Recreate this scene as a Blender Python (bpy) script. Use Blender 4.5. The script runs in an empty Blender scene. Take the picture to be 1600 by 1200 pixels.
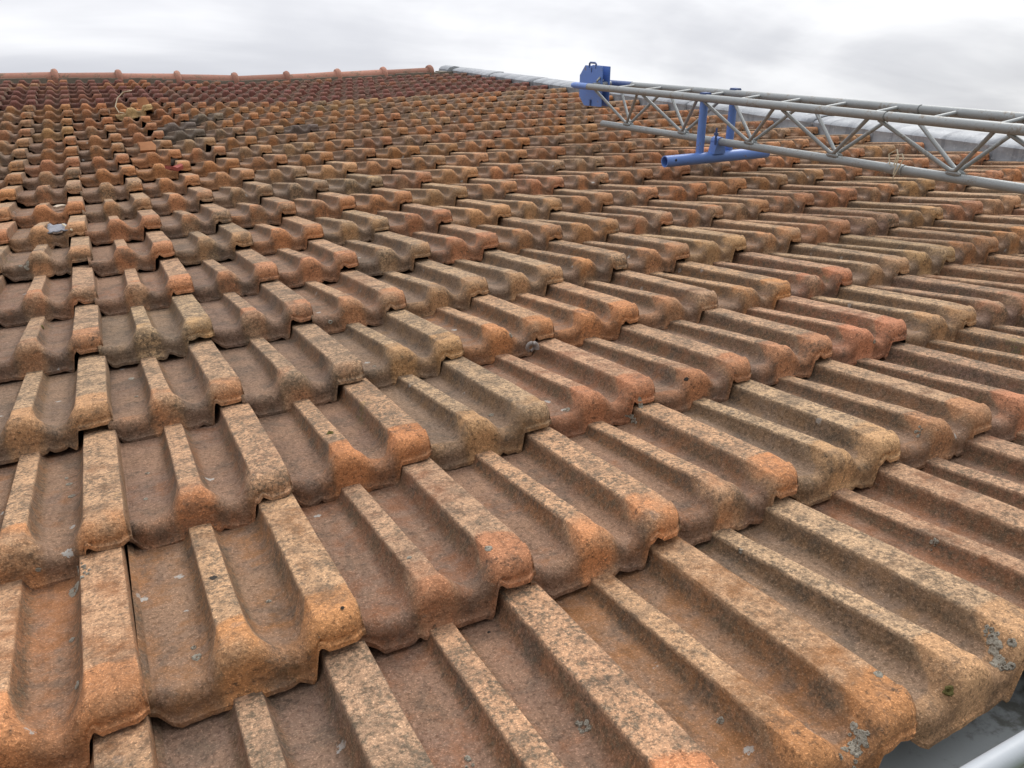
import bpy, bmesh, math, random
from mathutils import Vector, Matrix, noise
R_ = math.radians
sc = bpy.context.scene
col = sc.collection
random.seed(11)

# ------------------------------------------------------------------ camera
W = 0.21                    # cover width of a roof tile, metres
ASP = 1.643078              # exposed tile length / cover width
L = W*ASP                   # exposed length
PITCH = R_(18.0)
M = Matrix.Translation((0, 0, 4.6)) @ Matrix.Rotation(PITCH, 4, 'X')      # roof frame (u, v, n) -> world
CR = ((0.890233, -0.455505, -0.000164), (-0.189663, -0.370347, -0.909325), (0.414142, 0.809542, -0.416088))
CP = Vector((0.218981*W, -3.103509*W, 2.853974*W))
def cam_local():
    m = Matrix.Identity(4)
    for k in range(3):
        m[k][0] = CR[0][k]; m[k][1] = -CR[1][k]; m[k][2] = -CR[2][k]; m[k][3] = CP[k]
    return m
cam = bpy.data.objects.new('camera', bpy.data.cameras.new('camera')); col.objects.link(cam)
cam.matrix_world = M @ cam_local()
cam.data.sensor_width = 36; cam.data.lens = 36*1256.84/1600
cam.data.clip_start = 0.02; cam.data.clip_end = 4000
sc.camera = cam
def project(P):             # roof-frame point -> photo pixels (1600 wide), depth
    d = P - CP
    c = [sum(CR[r][k]*d[k] for k in range(3)) for r in range(3)]
    return 800+1256.84*c[0]/max(c[2], 1e-3), 600+1256.84*c[1]/max(c[2], 1e-3), c[2]

# ------------------------------------------------------------------ node helper
class NT:
    def __init__(s, tree): s.t = tree; s.n = tree.nodes; s.l = tree.links
    def put(s, sock, v):
        if hasattr(v, 'is_linked') or isinstance(v, bpy.types.NodeSocket): s.l.new(v, sock)
        elif v is not None:
            if isinstance(v, (tuple, list)) and len(v) == 3 and len(sock.default_value) == 4: v = (*v, 1)
            sock.default_value = v
    def node(s, typ, **kw):
        nd = s.n.new(typ)
        for k, v in kw.items(): setattr(nd, k, v)
        return nd
    def math(s, op, a, b=None, c=None, clamp=False):
        nd = s.node('ShaderNodeMath', operation=op, use_clamp=clamp)
        for k, v in enumerate((a, b, c)):
            if v is not None: s.put(nd.inputs[k], v)
        return nd.outputs[0]
    def vmath(s, op, a, b=None, scale=None):
        nd = s.node('ShaderNodeVectorMath', operation=op)
        s.put(nd.inputs[0], a)
        if b is not None: s.put(nd.inputs[1], b)
        if scale is not None: s.put(nd.inputs['Scale'], scale)
        return nd.outputs['Value'] if op in ('DOT_PRODUCT', 'LENGTH') else nd.outputs[0]
    def noise(s, vec, scale, detail=3, rough=0.55, dist=0):
        nd = s.node('ShaderNodeTexNoise')
        s.put(nd.inputs['Vector'], vec); nd.inputs['Scale'].default_value = scale
        nd.inputs['Detail'].default_value = detail; nd.inputs['Roughness'].default_value = rough
        nd.inputs['Distortion'].default_value = dist
        return nd.outputs[0]
    def step(s, v, a, b):
        nd = s.node('ShaderNodeMapRange', interpolation_type='SMOOTHSTEP')
        s.put(nd.inputs[0], v); nd.inputs[1].default_value = a; nd.inputs[2].default_value = b
        return nd.outputs[0]
    def mix(s, f, a, b, mode='MIX'):
        nd = s.node('ShaderNodeMix', data_type='RGBA', blend_type=mode)
        s.put(nd.inputs[0], f); s.put(nd.inputs[6], a); s.put(nd.inputs[7], b)
        return nd.outputs[2]
    def mul(s, a, k):
        return s.vmath('SCALE', a, scale=k)

def new_mat(name, rough=0.8, metal=0.0):
    m = bpy.data.materials.new(name); m.use_nodes = True
    nt = NT(m.node_tree); b = m.node_tree.nodes['Principled BSDF']
    b.inputs['Roughness'].default_value = rough; b.inputs['Metallic'].default_value = metal
    return m, nt, b

# ------------------------------------------------------------------ sky, sun, exposure
CLOUD_AT = (0.0, 0.0, 0.0)
SUN_EL, SUN_AZ = R_(52), R_(75)            # azimuth measured from +Y (up the slope) towards +X
world = bpy.data.worlds.new('World'); sc.world = world; world.use_nodes = True
nt = NT(world.node_tree); bg = world.node_tree.nodes['Background']
sky = nt.node('ShaderNodeTexSky', sky_type='NISHITA', sun_disc=False)
sky.sun_elevation = SUN_EL; sky.sun_rotation = SUN_AZ; sky.air_density = 1.0; sky.dust_density = 2.0
tc = nt.node('ShaderNodeTexCoord').outputs['Generated']
sep = nt.node('ShaderNodeSeparateXYZ'); nt.put(sep.inputs[0], tc)
zz = nt.math('ADD', nt.math('MAXIMUM', sep.outputs[2], 0.0), 0.22)
cmb = nt.node('ShaderNodeCombineXYZ')
nt.put(cmb.inputs[0], nt.math('DIVIDE', sep.outputs[0], zz)); nt.put(cmb.inputs[1], nt.math('DIVIDE', sep.outputs[1], zz))
cl1 = nt.noise(nt.vmath('ADD', cmb.outputs[0], CLOUD_AT), 1.15, 5, 0.52, 0.5)
st = nt.node('ShaderNodeMapping'); nt.put(st.inputs[0], cmb.outputs[0])
st.inputs['Rotation'].default_value = (0, 0, R_(-30)); st.inputs['Scale'].default_value = (0.7, 2.2, 1); st.inputs['Location'].default_value = (3.1, 0.4, 0)
cl2 = nt.noise(st.outputs[0], 1.5, 5, 0.5, 0.3)
cloud = nt.math('ADD', nt.math('MULTIPLY', cl1, 0.55), nt.math('MULTIPLY', cl2, 0.45))
sund = (math.sin(SUN_AZ)*math.cos(SUN_EL), math.cos(SUN_AZ)*math.cos(SUN_EL), math.sin(SUN_EL))
glow = nt.step(nt.vmath('DOT_PRODUCT', nt.vmath('NORMALIZE', tc), sund), 0.0, 0.72)
cf = nt.math('ADD', nt.math('MULTIPLY', nt.step(cloud, 0.40, 0.64), 0.68), nt.math('MULTIPLY', glow, 0.34), clamp=True)
cloudcol = nt.mix(cf, (4.0, 4.07, 4.42), (7.7, 7.7, 7.8))
# an overcast sky is brighter overhead than near the horizon
cloudcol = nt.mul(cloudcol, nt.math('ADD', 0.85, nt.math('MULTIPLY', nt.math('MAXIMUM', sep.outputs[2], 0.0), 1.6)))
nt.put(bg.inputs[0], nt.mix(0.94, sky.outputs[0], cloudcol))
bg.inputs[1].default_value = 0.1
sun = bpy.data.objects.new('sun', bpy.data.lights.new('sun', 'SUN')); col.objects.link(sun)
sun.data.energy = 1.5; sun.data.angle = R_(24); sun.data.color = (1.0, 0.97, 0.92)
sun.rotation_euler = Vector(sund).to_track_quat('Z', 'Y').to_euler(); sun.location = (3, 0, 12)
sc.view_settings.view_transform = 'Standard'; sc.view_settings.look = 'None'
sc.view_settings.exposure = 0.26; sc.view_settings.gamma = 1.0; sc.view_settings.use_curve_mapping = False

# ------------------------------------------------------------------ object helpers
def tag(o, label=None, cat=None, group=None, kind=None):
    for k, v in (('label', label), ('category', cat), ('group', group), ('kind', kind)):
        if v: o[k] = v
    return o
def link(name, me, parent=None, mw=M):
    o = bpy.data.objects.new(name, me); col.objects.link(o)
    o.parent = parent
    if parent is not None: o.matrix_parent_inverse = world_of(parent).inverted()
    o.matrix_basis = mw
    WM[o.name] = mw.copy()
    return o
WM = {}
def world_of(o): return WM[o.name]
def empty(name, P):
    o = bpy.data.objects.new(name, None); col.objects.link(o); o.empty_display_size = 0.2
    m = Matrix.Translation(P); o.matrix_basis = m; WM[o.name] = m
    return o
def mesh(name, vs, fs, mat, smooth=True):
    me = bpy.data.meshes.new(name); me.from_pydata(vs, [], fs); me.update()
    if mat: me.materials.append(mat)
    if smooth: me.polygons.foreach_set('use_smooth', [True]*len(me.polygons))
    return me
class MB:                                     # collects primitives into one mesh
    def __init__(s): s.v = []; s.f = []
    def add(s, vs, fs):
        o = len(s.v); s.v += [tuple(x) for x in vs]; s.f += [[i+o for i in f] for f in fs]
    def tube(s, pts, r, n=14, caps=True, hollow=0):
        pts = [Vector(p) for p in pts]; rings = []; vs = []
        for k, p in enumerate(pts):
            d = (pts[min(k+1, len(pts)-1)]-pts[max(k-1, 0)]).normalized()
            a = d.orthogonal().normalized() if abs(d.x) > 0.95 else d.cross(Vector((1, 0, 0))).normalized()
            b = d.cross(a); rr = r[k] if isinstance(r, (list, tuple)) else r
            vs += [p+(a*math.cos(t)+b*math.sin(t))*rr for t in [2*math.pi*q/n for q in range(n)]]
        fs = []
        for k in range(len(pts)-1):
            for q in range(n):
                fs.append([k*n+q, k*n+(q+1) % n, (k+1)*n+(q+1) % n, (k+1)*n+q])
        if caps and not hollow:
            fs.append(list(range(n))[::-1]); fs.append([(len(pts)-1)*n+q for q in range(n)])
        s.add(vs, fs)
        if hollow:                             # open pipe: inner wall and end rings
            o = len(s.v); base = o-len(vs)
            inner = []
            for k, p in enumerate(pts):
                for q in range(n):
                    inner.append(p+(Vector(vs[k*n+q])-p)*hollow)
            s.v += [tuple(x) for x in inner]
            for k in range(len(pts)-1):
                for q in range(n):
                    s.f.append([o+k*n+q, o+(k+1)*n+q, o+(k+1)*n+(q+1) % n, o+k*n+(q+1) % n])
            for k in (0, len(pts)-1):
                for q in range(n):
                    f = [base+k*n+q, o+k*n+q, o+k*n+(q+1) % n, base+k*n+(q+1) % n]
                    s.f.append(f if k == 0 else f[::-1])
    def box(s, a, b, fr=None):
        vs = [Vector((x, y, z)) for x in (a[0], b[0]) for y in (a[1], b[1]) for z in (a[2], b[2])]
        if fr: vs = [fr @ v for v in vs]
        s.add(vs, [[0, 1, 3, 2], [4, 6, 7, 5], [0, 4, 5, 1], [2, 3, 7, 6], [0, 2, 6, 4], [1, 5, 7, 3]])
    def prism(s, poly, axis, a, b):            # polygon in the two other axes, extruded along axis
        n = len(poly); vs = []
        for t in (a, b):
            for p in poly:
                q = list(p); q.insert(axis, t); vs.append(q)
        s.add(vs, [list(range(n))[::-1], list(range(n, 2*n))]+[[k, (k+1) % n, n+(k+1) % n, n+k] for k in range(n)])
    def build(s, name, mat, parent=None, mw=M, smooth=False, bevel=0, auto=None):
        me = mesh(name, s.v, s.f, mat, smooth)
        bm = bmesh.new(); bm.from_mesh(me)
        bmesh.ops.recalc_face_normals(bm, faces=bm.faces)
        if bevel:
            bmesh.ops.bevel(bm, geom=[e for e in bm.edges if len(e.link_faces) == 2 and e.calc_face_angle(0) > 0.6], offset=bevel, segments=2, affect='EDGES', clamp_overlap=True)
        if smooth:
            for e in bm.edges:
                if len(e.link_faces) == 2 and e.calc_face_angle(0) > 0.7: e.smooth = False
            for f in bm.faces: f.smooth = True
        bm.to_mesh(me); bm.free()
        return link(name, me, parent, mw)

# ------------------------------------------------------------------ materials
def tile_material(name, joined):
    m, nt, b = new_mat(name, 0.92)
    geo = nt.node('ShaderNodeAttribute', attribute_name='mask')
    ms = nt.node('ShaderNodeSeparateColor'); nt.put(ms.inputs[0], geo.outputs['Color'])
    nose, rib, wall = ms.outputs[0], ms.outputs[1], ms.outputs[2]
    P = nt.node('ShaderNodeTexCoord').outputs['Object']
    if joined:
        ta = nt.node('ShaderNodeAttribute', attribute_name='tint')
        tint, wea = ta.outputs['Color'], ta.outputs['Alpha']
        rnd = nt.math('FRACT', nt.math('MULTIPLY', wea, 37.7))
    else:
        oi = nt.node('ShaderNodeObjectInfo')
        tint, wea, rnd = oi.outputs['Color'], oi.outputs['Alpha'], oi.outputs['Random']
        off = nt.node('ShaderNodeCombineXYZ')
        nt.put(off.inputs[0], nt.math('MULTIPLY', rnd, 91.0)); nt.put(off.inputs[1], nt.math('MULTIPLY', rnd, 57.0)); nt.put(off.inputs[2], nt.math('MULTIPLY', rnd, 23.0))
        P = nt.vmath('ADD', P, off.outputs[0])
    nb = nt.noise(P, 9, 4, 0.55, 0.3)           # blotches
    nm = nt.noise(P, 38, 5, 0.62)               # patches
    ng = nt.noise(P, 190, 4, 0.7)               # grain
    nf = nt.noise(P, 480, 3, 0.65)              # sand
    sp = nt.noise(P, 165, 5, 0.74)              # specks
    S = lambda x, y, k=0.5: nt.math('ADD', nt.math('MULTIPLY', x, k), nt.math('MULTIPLY', y, 1-k))
    dk = nt.mix(0.25, nt.mul(tint, 0.3), (0.05, 0.042, 0.034))
    # clay body
    body = nt.mix(nt.step(S(nm, ng), 0.38, 0.62), nt.mul(tint, 0.6), nt.mul(tint, 1.12))
    # pan: grey-brown film with sandy grain
    film = nt.mix(nt.step(nb, 0.35, 0.65), (0.168, 0.130, 0.106), (0.238, 0.166, 0.118))
    film = nt.mix(nt.math('MULTIPLY', nt.step(S(sp, ng), 0.5, 0.6), 0.5), film, nt.mul(film, 0.5))
    film = nt.mix(0.22, film, nt.mul(tint, 0.8))
    pf = nt.step(nt.math('ADD', S(nm, nb, 0.55), nt.math('MULTIPLY', wea, 0.32)), 0.42, 0.66)
    c = nt.mix(nt.math('MULTIPLY', pf, 0.92), body, film)
    # rib walls: brown, the shade on them painted in as darker colour
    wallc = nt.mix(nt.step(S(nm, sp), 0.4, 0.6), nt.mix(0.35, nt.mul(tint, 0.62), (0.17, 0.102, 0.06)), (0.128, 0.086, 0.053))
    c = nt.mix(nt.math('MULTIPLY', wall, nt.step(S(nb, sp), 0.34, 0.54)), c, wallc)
    # rib tops: pale lichen crust broken by dark specks
    pale = nt.mix(0.5, (0.52, 0.39, 0.255), nt.mul(tint, 1.42))
    crust = nt.mix(nt.step(nt.math('ADD', S(nm, sp, 0.3), nt.math('MULTIPLY', wea, -0.05)), 0.38, 0.55), (0.165, 0.12, 0.08), pale)
    rf = nt.math('MULTIPLY', rib, nt.step(nt.math('ADD', S(nb, nm, 0.6), nt.math('MULTIPLY', wea, 0.3)), 0.36, 0.62))
    c = nt.mix(nt.math('MULTIPLY', rf, 0.95), c, crust)
    # noses: bare clay, speckled
    nosec = nt.mix(nt.step(nb, 0.3, 0.7), nt.mul(tint, 1.0), nt.mul(tint, 1.38))
    nosec = nt.mix(nt.math('MULTIPLY', nt.math('SUBTRACT', 1.0, rib), 0.75), nosec, nt.mix(nt.step(nm, 0.36, 0.64), nt.mul(tint, 0.55), nt.mul(tint, 0.98)))   # the low front is stained redder brown
    nosec = nt.mix(nt.math('MULTIPLY', nt.step(S(sp, nm, 0.75), 0.53, 0.62), 0.75), nosec, dk)
    nfac = nt.step(nt.math('ADD', nt.math('MULTIPLY', nose, 0.85), nt.math('MULTIPLY', nt.math('SUBTRACT', S(nb, sp, 0.7), 0.5), 2.2)), 0.38, 0.66)
    nfac = nt.math('MULTIPLY', nt.math('MULTIPLY', nfac, nt.math('ADD', 0.78, nt.math('MULTIPLY', rib, 0.22))), nt.step(nt.math('ADD', nt.math('ADD', nb, nt.math('MULTIPLY', rib, 0.14)), nt.math('ADD', nt.math('MULTIPLY', wea, -0.2), nt.math('MULTIPLY', nt.math('SUBTRACT', rnd, 0.55), 0.3))), 0.30, 0.54))
    c = nt.mix(nfac, c, nosec)
    # run-off streaks down the slope
    stm = nt.node('ShaderNodeMapping'); nt.put(stm.inputs[0], P); stm.inputs['Scale'].default_value = (75, 5, 75)
    stk = nt.noise(stm.outputs[0], 1.0, 4, 0.6)
    c = nt.mix(nt.math('MULTIPLY', nt.step(stk, 0.5, 0.68), 0.4), c, nt.mul(c, 0.55))
    # dark algae blotches
    al = nt.noise(P, 17, 5, 0.66, 0.6)
    alf = nt.step(nt.math('ADD', S(al, sp, 0.75), nt.math('MULTIPLY', wea, 0.07)), 0.54, 0.64)
    c = nt.mix(nt.math('MULTIPLY', alf, 0.45), c, (0.075, 0.063, 0.05))
    # grain and sand sparkle
    c = nt.mix(nt.math('MULTIPLY', nt.step(ng, 0.5, 0.6), 0.5), c, nt.mul(c, 0.42))
    c = nt.mix(nt.math('MULTIPLY', nt.step(nf, 0.53, 0.66), 0.6), c, nt.mul(c, 2.2))
    c = nt.mix(nt.math('MULTIPLY', nt.step(nt.noise(P, 250, 3, 0.7), 0.58, 0.68), 0.4), c, nt.mix(0.5, nt.mul(c, 2.0), (0.36, 0.3, 0.22)))
    # crusty white lichen rings
    vo = nt.node('ShaderNodeTexVoronoi', feature='F1'); vo.inputs['Scale'].default_value = 24
    nt.put(vo.inputs['Vector'], P)
    vs_ = nt.node('ShaderNodeSeparateColor'); nt.put(vs_.inputs[0], vo.outputs['Color'])
    dd = nt.math('ADD', vo.outputs['Distance'], nt.math('MULTIPLY', nt.math('SUBTRACT', nt.noise(P, 90, 4, 0.7), 0.5), 0.62))
    ring = nt.math('MULTIPLY', nt.math('SUBTRACT', 1.0, nt.step(dd, 0.10, 0.15)), nt.step(dd, -0.08, 0.05))
    keep = nt.math('GREATER_THAN', vs_.outputs[0], 0.86)
    lich = nt.math('MULTIPLY', nt.math('MULTIPLY', ring, keep), nt.math('SUBTRACT', 0.8, nt.math('MAXIMUM', nt.math('MULTIPLY', wall, 0.5), nt.math('MULTIPLY', rib, 0.7))))
    c = nt.mix(lich, c, (0.42, 0.41, 0.38))
    # moss, rare
    mo = nt.noise(P, 5.5, 2, 0.5)
    c = nt.mix(nt.math('MULTIPLY', nt.math('MULTIPLY', nt.step(mo, 0.69, 0.76), nt.step(sp, 0.5, 0.6)), 0.7), c, (0.13, 0.125, 0.03))
    hs = nt.node('ShaderNodeHueSaturation'); hs.inputs['Saturation'].default_value = 1.03; hs.inputs['Value'].default_value = 0.98
    nt.put(hs.inputs['Color'], c); c = hs.outputs[0]
    nt.put(b.inputs['Base Color'], c)
    b.inputs['Specular IOR Level'].default_value = 0.25
    h = nt.math('ADD', nt.math('MULTIPLY', ng, 0.0024), nt.math('ADD', nt.math('MULTIPLY', nf, 0.001), nt.math('MULTIPLY', nm, 0.004)))
    bp = nt.node('ShaderNodeBump'); bp.inputs['Strength'].default_value = 1.0; bp.inputs['Distance'].default_value = 1.0
    nt.put(bp.inputs['Height'], h); nt.put(b.inputs['Normal'], bp.outputs[0])
    return m
MT = tile_material('clay_tile', False)
MTJ = tile_material('clay_tile_joined', True)

def simple(name, base, rough, metal=0.0, var=0.25, scale=30, dirt=None, bump=0.0004, dirt_at=(0.55, 0.7), coord='Object', spec=0.5, each=0.0):
    m, nt, b = new_mat(name, rough, metal)
    P = nt.node('ShaderNodeTexCoord').outputs[coord]
    n1 = nt.noise(P, scale, 5, 0.6); n2 = nt.noise(P, scale*6, 4, 0.65)
    c = nt.mix(n1, tuple(x*(1-var) for x in base), tuple(x*(1+var) for x in base))
    if dirt: c = nt.mix(nt.step(nt.math('ADD', nt.math('MULTIPLY', n1, 0.6), nt.math('MULTIPLY', n2, 0.4)), *dirt_at), c, dirt)
    if each: c = nt.mul(c, nt.math('ADD', 1-each, nt.math('MULTIPLY', nt.node('ShaderNodeObjectInfo').outputs['Random'], 2*each)))
    nt.put(b.inputs['Base Color'], c); b.inputs['Specular IOR Level'].default_value = spec
    nt.put(b.inputs['Roughness'], nt.math('ADD', rough-0.1, nt.math('MULTIPLY', n2, 0.2)))
    bp = nt.node('ShaderNodeBump'); bp.inputs['Strength'].default_value = 0.8; bp.inputs['Distance'].default_value = 1
    nt.put(bp.inputs['Height'], nt.math('MULTIPLY', nt.math('ADD', n1, n2), bump)); nt.put(b.inputs['Normal'], bp.outputs[0])
    return m
MGAL = simple('galvanised_steel', (0.29, 0.305, 0.305), 0.5, 0.25, 0.22, 22, (0.22, 0.195, 0.165), 0.0003, (0.53, 0.64))
MBLUE = simple('blue_paint', (0.12, 0.225, 0.55), 0.42, 0.0, 0.15, 26, (0.2, 0.17, 0.17), 0.0003, (0.59, 0.64))
MBLUED = simple('blue_steel_sleeve', (0.06, 0.1, 0.24), 0.5, 0.1, 0.2, 18)
MDARK = simple('hole_shade', (0.02, 0.02, 0.025), 0.8)
MRIDGE = simple('ridge_clay', (0.38, 0.19, 0.14), 0.88, 0, 0.3, 12, (0.2, 0.14, 0.1), 0.002, (0.50, 0.62), spec=0.25, each=0.22)
MMORTAR = simple('mortar', (0.2, 0.175, 0.14), 0.95, 0, 0.3, 25, None, 0.004)
MWOOD = simple('roof_deck_wood', (0.09, 0.06, 0.04), 0.9, 0, 0.3, 10)
MWALL = simple('render_wall', (0.55, 0.5, 0.42), 0.9, 0, 0.1, 4, None, 0.002)
MZINC = simple('gutter_zinc', (0.36, 0.385, 0.39), 0.6, 0.0, 0.25, 9, (0.15, 0.152, 0.135), 0.0006, (0.48, 0.6))
MRIM = simple('gutter_rim_zinc', (0.36, 0.385, 0.41), 0.5, 0.0, 0.15, 14)
MGRASS = simple('grass_field', (0.06, 0.09, 0.03), 0.95, 0, 0.4, 0.4, (0.1, 0.09, 0.04), 0.05)
MSHARD = simple('tile_shard_clay', (0.33, 0.15, 0.07), 0.9, 0, 0.25, 40, None, 0.001, spec=0.25)
MRED = simple('red_shard_clay', (0.30, 0.075, 0.06), 0.85, 0, 0.2, 40, None, 0.001, spec=0.25)
MSTRAW = simple('dry_straw', (0.58, 0.5, 0.36), 0.85, 0, 0.15, 60)
MFLUFF = simple('grey_scrap', (0.2, 0.2, 0.225), 0.5, 0, 0.7, 120, None, 0.002)
MPALE = simple('pale_stone', (0.5, 0.4, 0.3), 0.9, 0, 0.2, 60)
MSNAIL = simple('snail_shell', (0.2, 0.17, 0.155), 0.5, 0, 0.4, 200)
# lead-grey coping with vertical runs of dirt
def lead_material():
    m, nt, b = new_mat('coping_lead', 0.62, 0.15)
    P = nt.node('ShaderNodeTexCoord').outputs['Object']
    mp = nt.node('ShaderNodeMapping'); nt.put(mp.inputs[0], P); mp.inputs['Scale'].default_value = (2, 13, 1.2)
    n1 = nt.noise(P, 5, 5, 0.6); n2 = nt.noise(mp.outputs[0], 1.3, 5, 0.65); n3 = nt.noise(P, 60, 4, 0.6)
    c = nt.mix(nt.step(n1, 0.3, 0.7), (0.24, 0.255, 0.275), (0.37, 0.385, 0.405))
    c = nt.mix(nt.math('MULTIPLY', nt.step(n2, 0.48, 0.64), 0.7), c, (0.17, 0.18, 0.2))
    c = nt.mix(nt.math('MULTIPLY', nt.step(n3, 0.55, 0.7), 0.35), c, (0.62, 0.63, 0.63))
    nt.put(b.inputs['Base Color'], c)
    bp = nt.node('ShaderNodeBump'); bp.inputs['Strength'].default_value = 0.8; bp.inputs['Distance'].default_value = 1
    nt.put(bp.inputs['Height'], nt.math('ADD', nt.math('MULTIPLY', n1, 0.012), nt.math('MULTIPLY', n3, 0.001))); nt.put(b.inputs['Normal'], bp.outputs[0])
    return m
MLEAD = lead_material()

# ------------------------------------------------------------------ shape of the roof surface
def lerp_table(x, tab):
    if x <= tab[0][0]: return tab[0][1]
    for (a, p), (c, q) in zip(tab, tab[1:]):
        if x <= c: return p+(q-p)*(x-a)/(c-a)
    return tab[-1][1]
def sstep(x, a, b):
    t = min(max((x-a)/(b-a), 0), 1); return t*t*(3-2*t)
SAG = [(-6, 0.10), (-3, 0.09), (-0.4, 0.08), (2.3, 0.06), (4.8, 0.035), (7, 0.008), (9.8, 0.008), (12.4, 0.018), (15, 0.024), (18, 0.03)]
def lift(u, v):                                 # u, v in tile units: the roof plane swells and sags
    return lerp_table(u, SAG)*lerp_table(v, [(10, 0), (11.5, 0.06), (14, 0.38), (16, 0.66), (19.5, 0.87), (23.3, 1.0), (26, 1.02)])
def ucol(i): return i if i < 5 else i-0.0146*(i-5)
# noses measured on the photograph: (column, row) -> (u, v) correction source pixels
OBS = {(0,0):(230,1117),(1,0):(576,993),(2,0):(849,897),(3,0):(1074,827),(4,0):(1269,758),(5,0):(1435,702),(6,0):(1577,657),
(0,1):(207,842),(1,1):(460,768),(2,1):(678,710),(3,1):(864,662),(4,1):(1030,620),(5,1):(1180,587),(6,1):(1312,553),(7,1):(1429,525),(8,1):(1530,503),
(0,2):(177,658),(1,2):(378,623),(2,2):(565,592),(3,-1):(1447,1133),(4,-1):(1668,998),(2,-1):(1172,1290),(3,2):(721,553),(4,2):(864,523),(5,2):(994,500),(6,2):(1114,480),(7,2):(1223,463),(8,2):(1320,443),(9,2):(1409,425),
(0,3):(162,545),(1,3):(336,523),(2,3):(489,497),(3,3):(632,478),(4,3):(759,457),(5,3):(874,438),
(0,4):(155,468),(1,4):(305,455),(2,4):(438,433),(0,5):(146,403),(1,5):(274,397),(0,6):(137,365),(1,6):(252,355),(2,6):(360,345),
(0,7):(134,330),(1,7):(237,324),(2,7):(331,312),(0,8):(129,300),(1,8):(223,295),(2,8):(312,287),(0,9):(127,276),(1,9):(214,272)}
def unproject(x, y):
    d = Vector((sum(((x-800)/1256.84, (y-600)/1256.84, 1)[r]*CR[r][k] for r in range(3)) for k in range(3)))
    t = -CP.z/d.z; q = CP+d*t
    return q.x/W, q.y/L
def place(i, j):
    """u, v (tile units) of the lower right corner of tile (i, j)"""
    rr = random.Random(i*131+j*977)
    u = ucol(i)+rr.gauss(0, 0.012); v = j+rr.gauss(0, 0.022)
    if (i, j) in OBS:
        a, b = unproject(*OBS[(i, j)])
        u = i+max(-0.012, min(0.012, a-i)); v = j+max(-0.1, min(0.1 if j >= 0 else 0.2, b-j))
    elif j == 0: v += 0.055
    return u, v

# ------------------------------------------------------------------ one roof tile
H, T, DN = 0.0315, 0.0405, 0.0085      # rib height, step between courses, seating below the reference plane
def pw(t, k): return max(0.0, min(1.0, t))**k
def prof(u, q=0.0):
    k = 1+1.3*q                                   # wall foot fillet narrows towards the head (q = 1)
    if u < 0.0: return 0.006+0.35*(-u)*0.9
    if u < 0.20: return 0.0
    if u < 0.325: return H*pw((u-0.20)/0.125, 2.5*k)
    if u < 0.455: return H*(1+0.03*math.sin(math.pi*(u-0.325)/0.13))
    if u < 0.56: return H*pw((0.56-u)/0.105, 2.2*k)
    if u < 0.64: return 0.0
    if u < 0.765: return H*pw((u-0.64)/0.125, 2.3*k)
    if u < 0.975: return H*(1+0.03*math.sin(math.pi*(u-0.765)/0.21))
    return H
def prof_nose(u):
    if u < 0: return 0.003
    a = sstep(u, 0.215, 0.335)*(1-sstep(u, 0.435, 0.61))
    b = sstep(u, 0.645, 0.78)
    return H*min(1, a+b)
def hfac(u, v):                                   # the middle rib runs out towards the head of the tile
    return 1-(0.5 if u < 0.6 else 0.12)*min(1, v/L)
US_HI = [-0.035, -0.004, 0.0, 0.012, 0.05, 0.09, 0.13, 0.17, 0.2, 0.225, 0.25, 0.268, 0.28, 0.29, 0.3, 0.31, 0.318, 0.325, 0.334, 0.352, 0.385, 0.42, 0.445, 0.455, 0.461, 0.47, 0.481, 0.495, 0.512, 0.533, 0.56, 0.6, 0.64, 0.665, 0.69, 0.708, 0.722, 0.734, 0.744, 0.752, 0.759, 0.765, 0.775, 0.8, 0.85, 0.9, 0.945, 0.966, 0.977, 0.984, 0.988]
US_LO = [-0.02, 0.0, 0.15, 0.24, 0.29, 0.315, 0.385, 0.455, 0.49, 0.55, 0.63, 0.70, 0.74, 0.76, 0.86, 0.95, 0.985]
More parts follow.
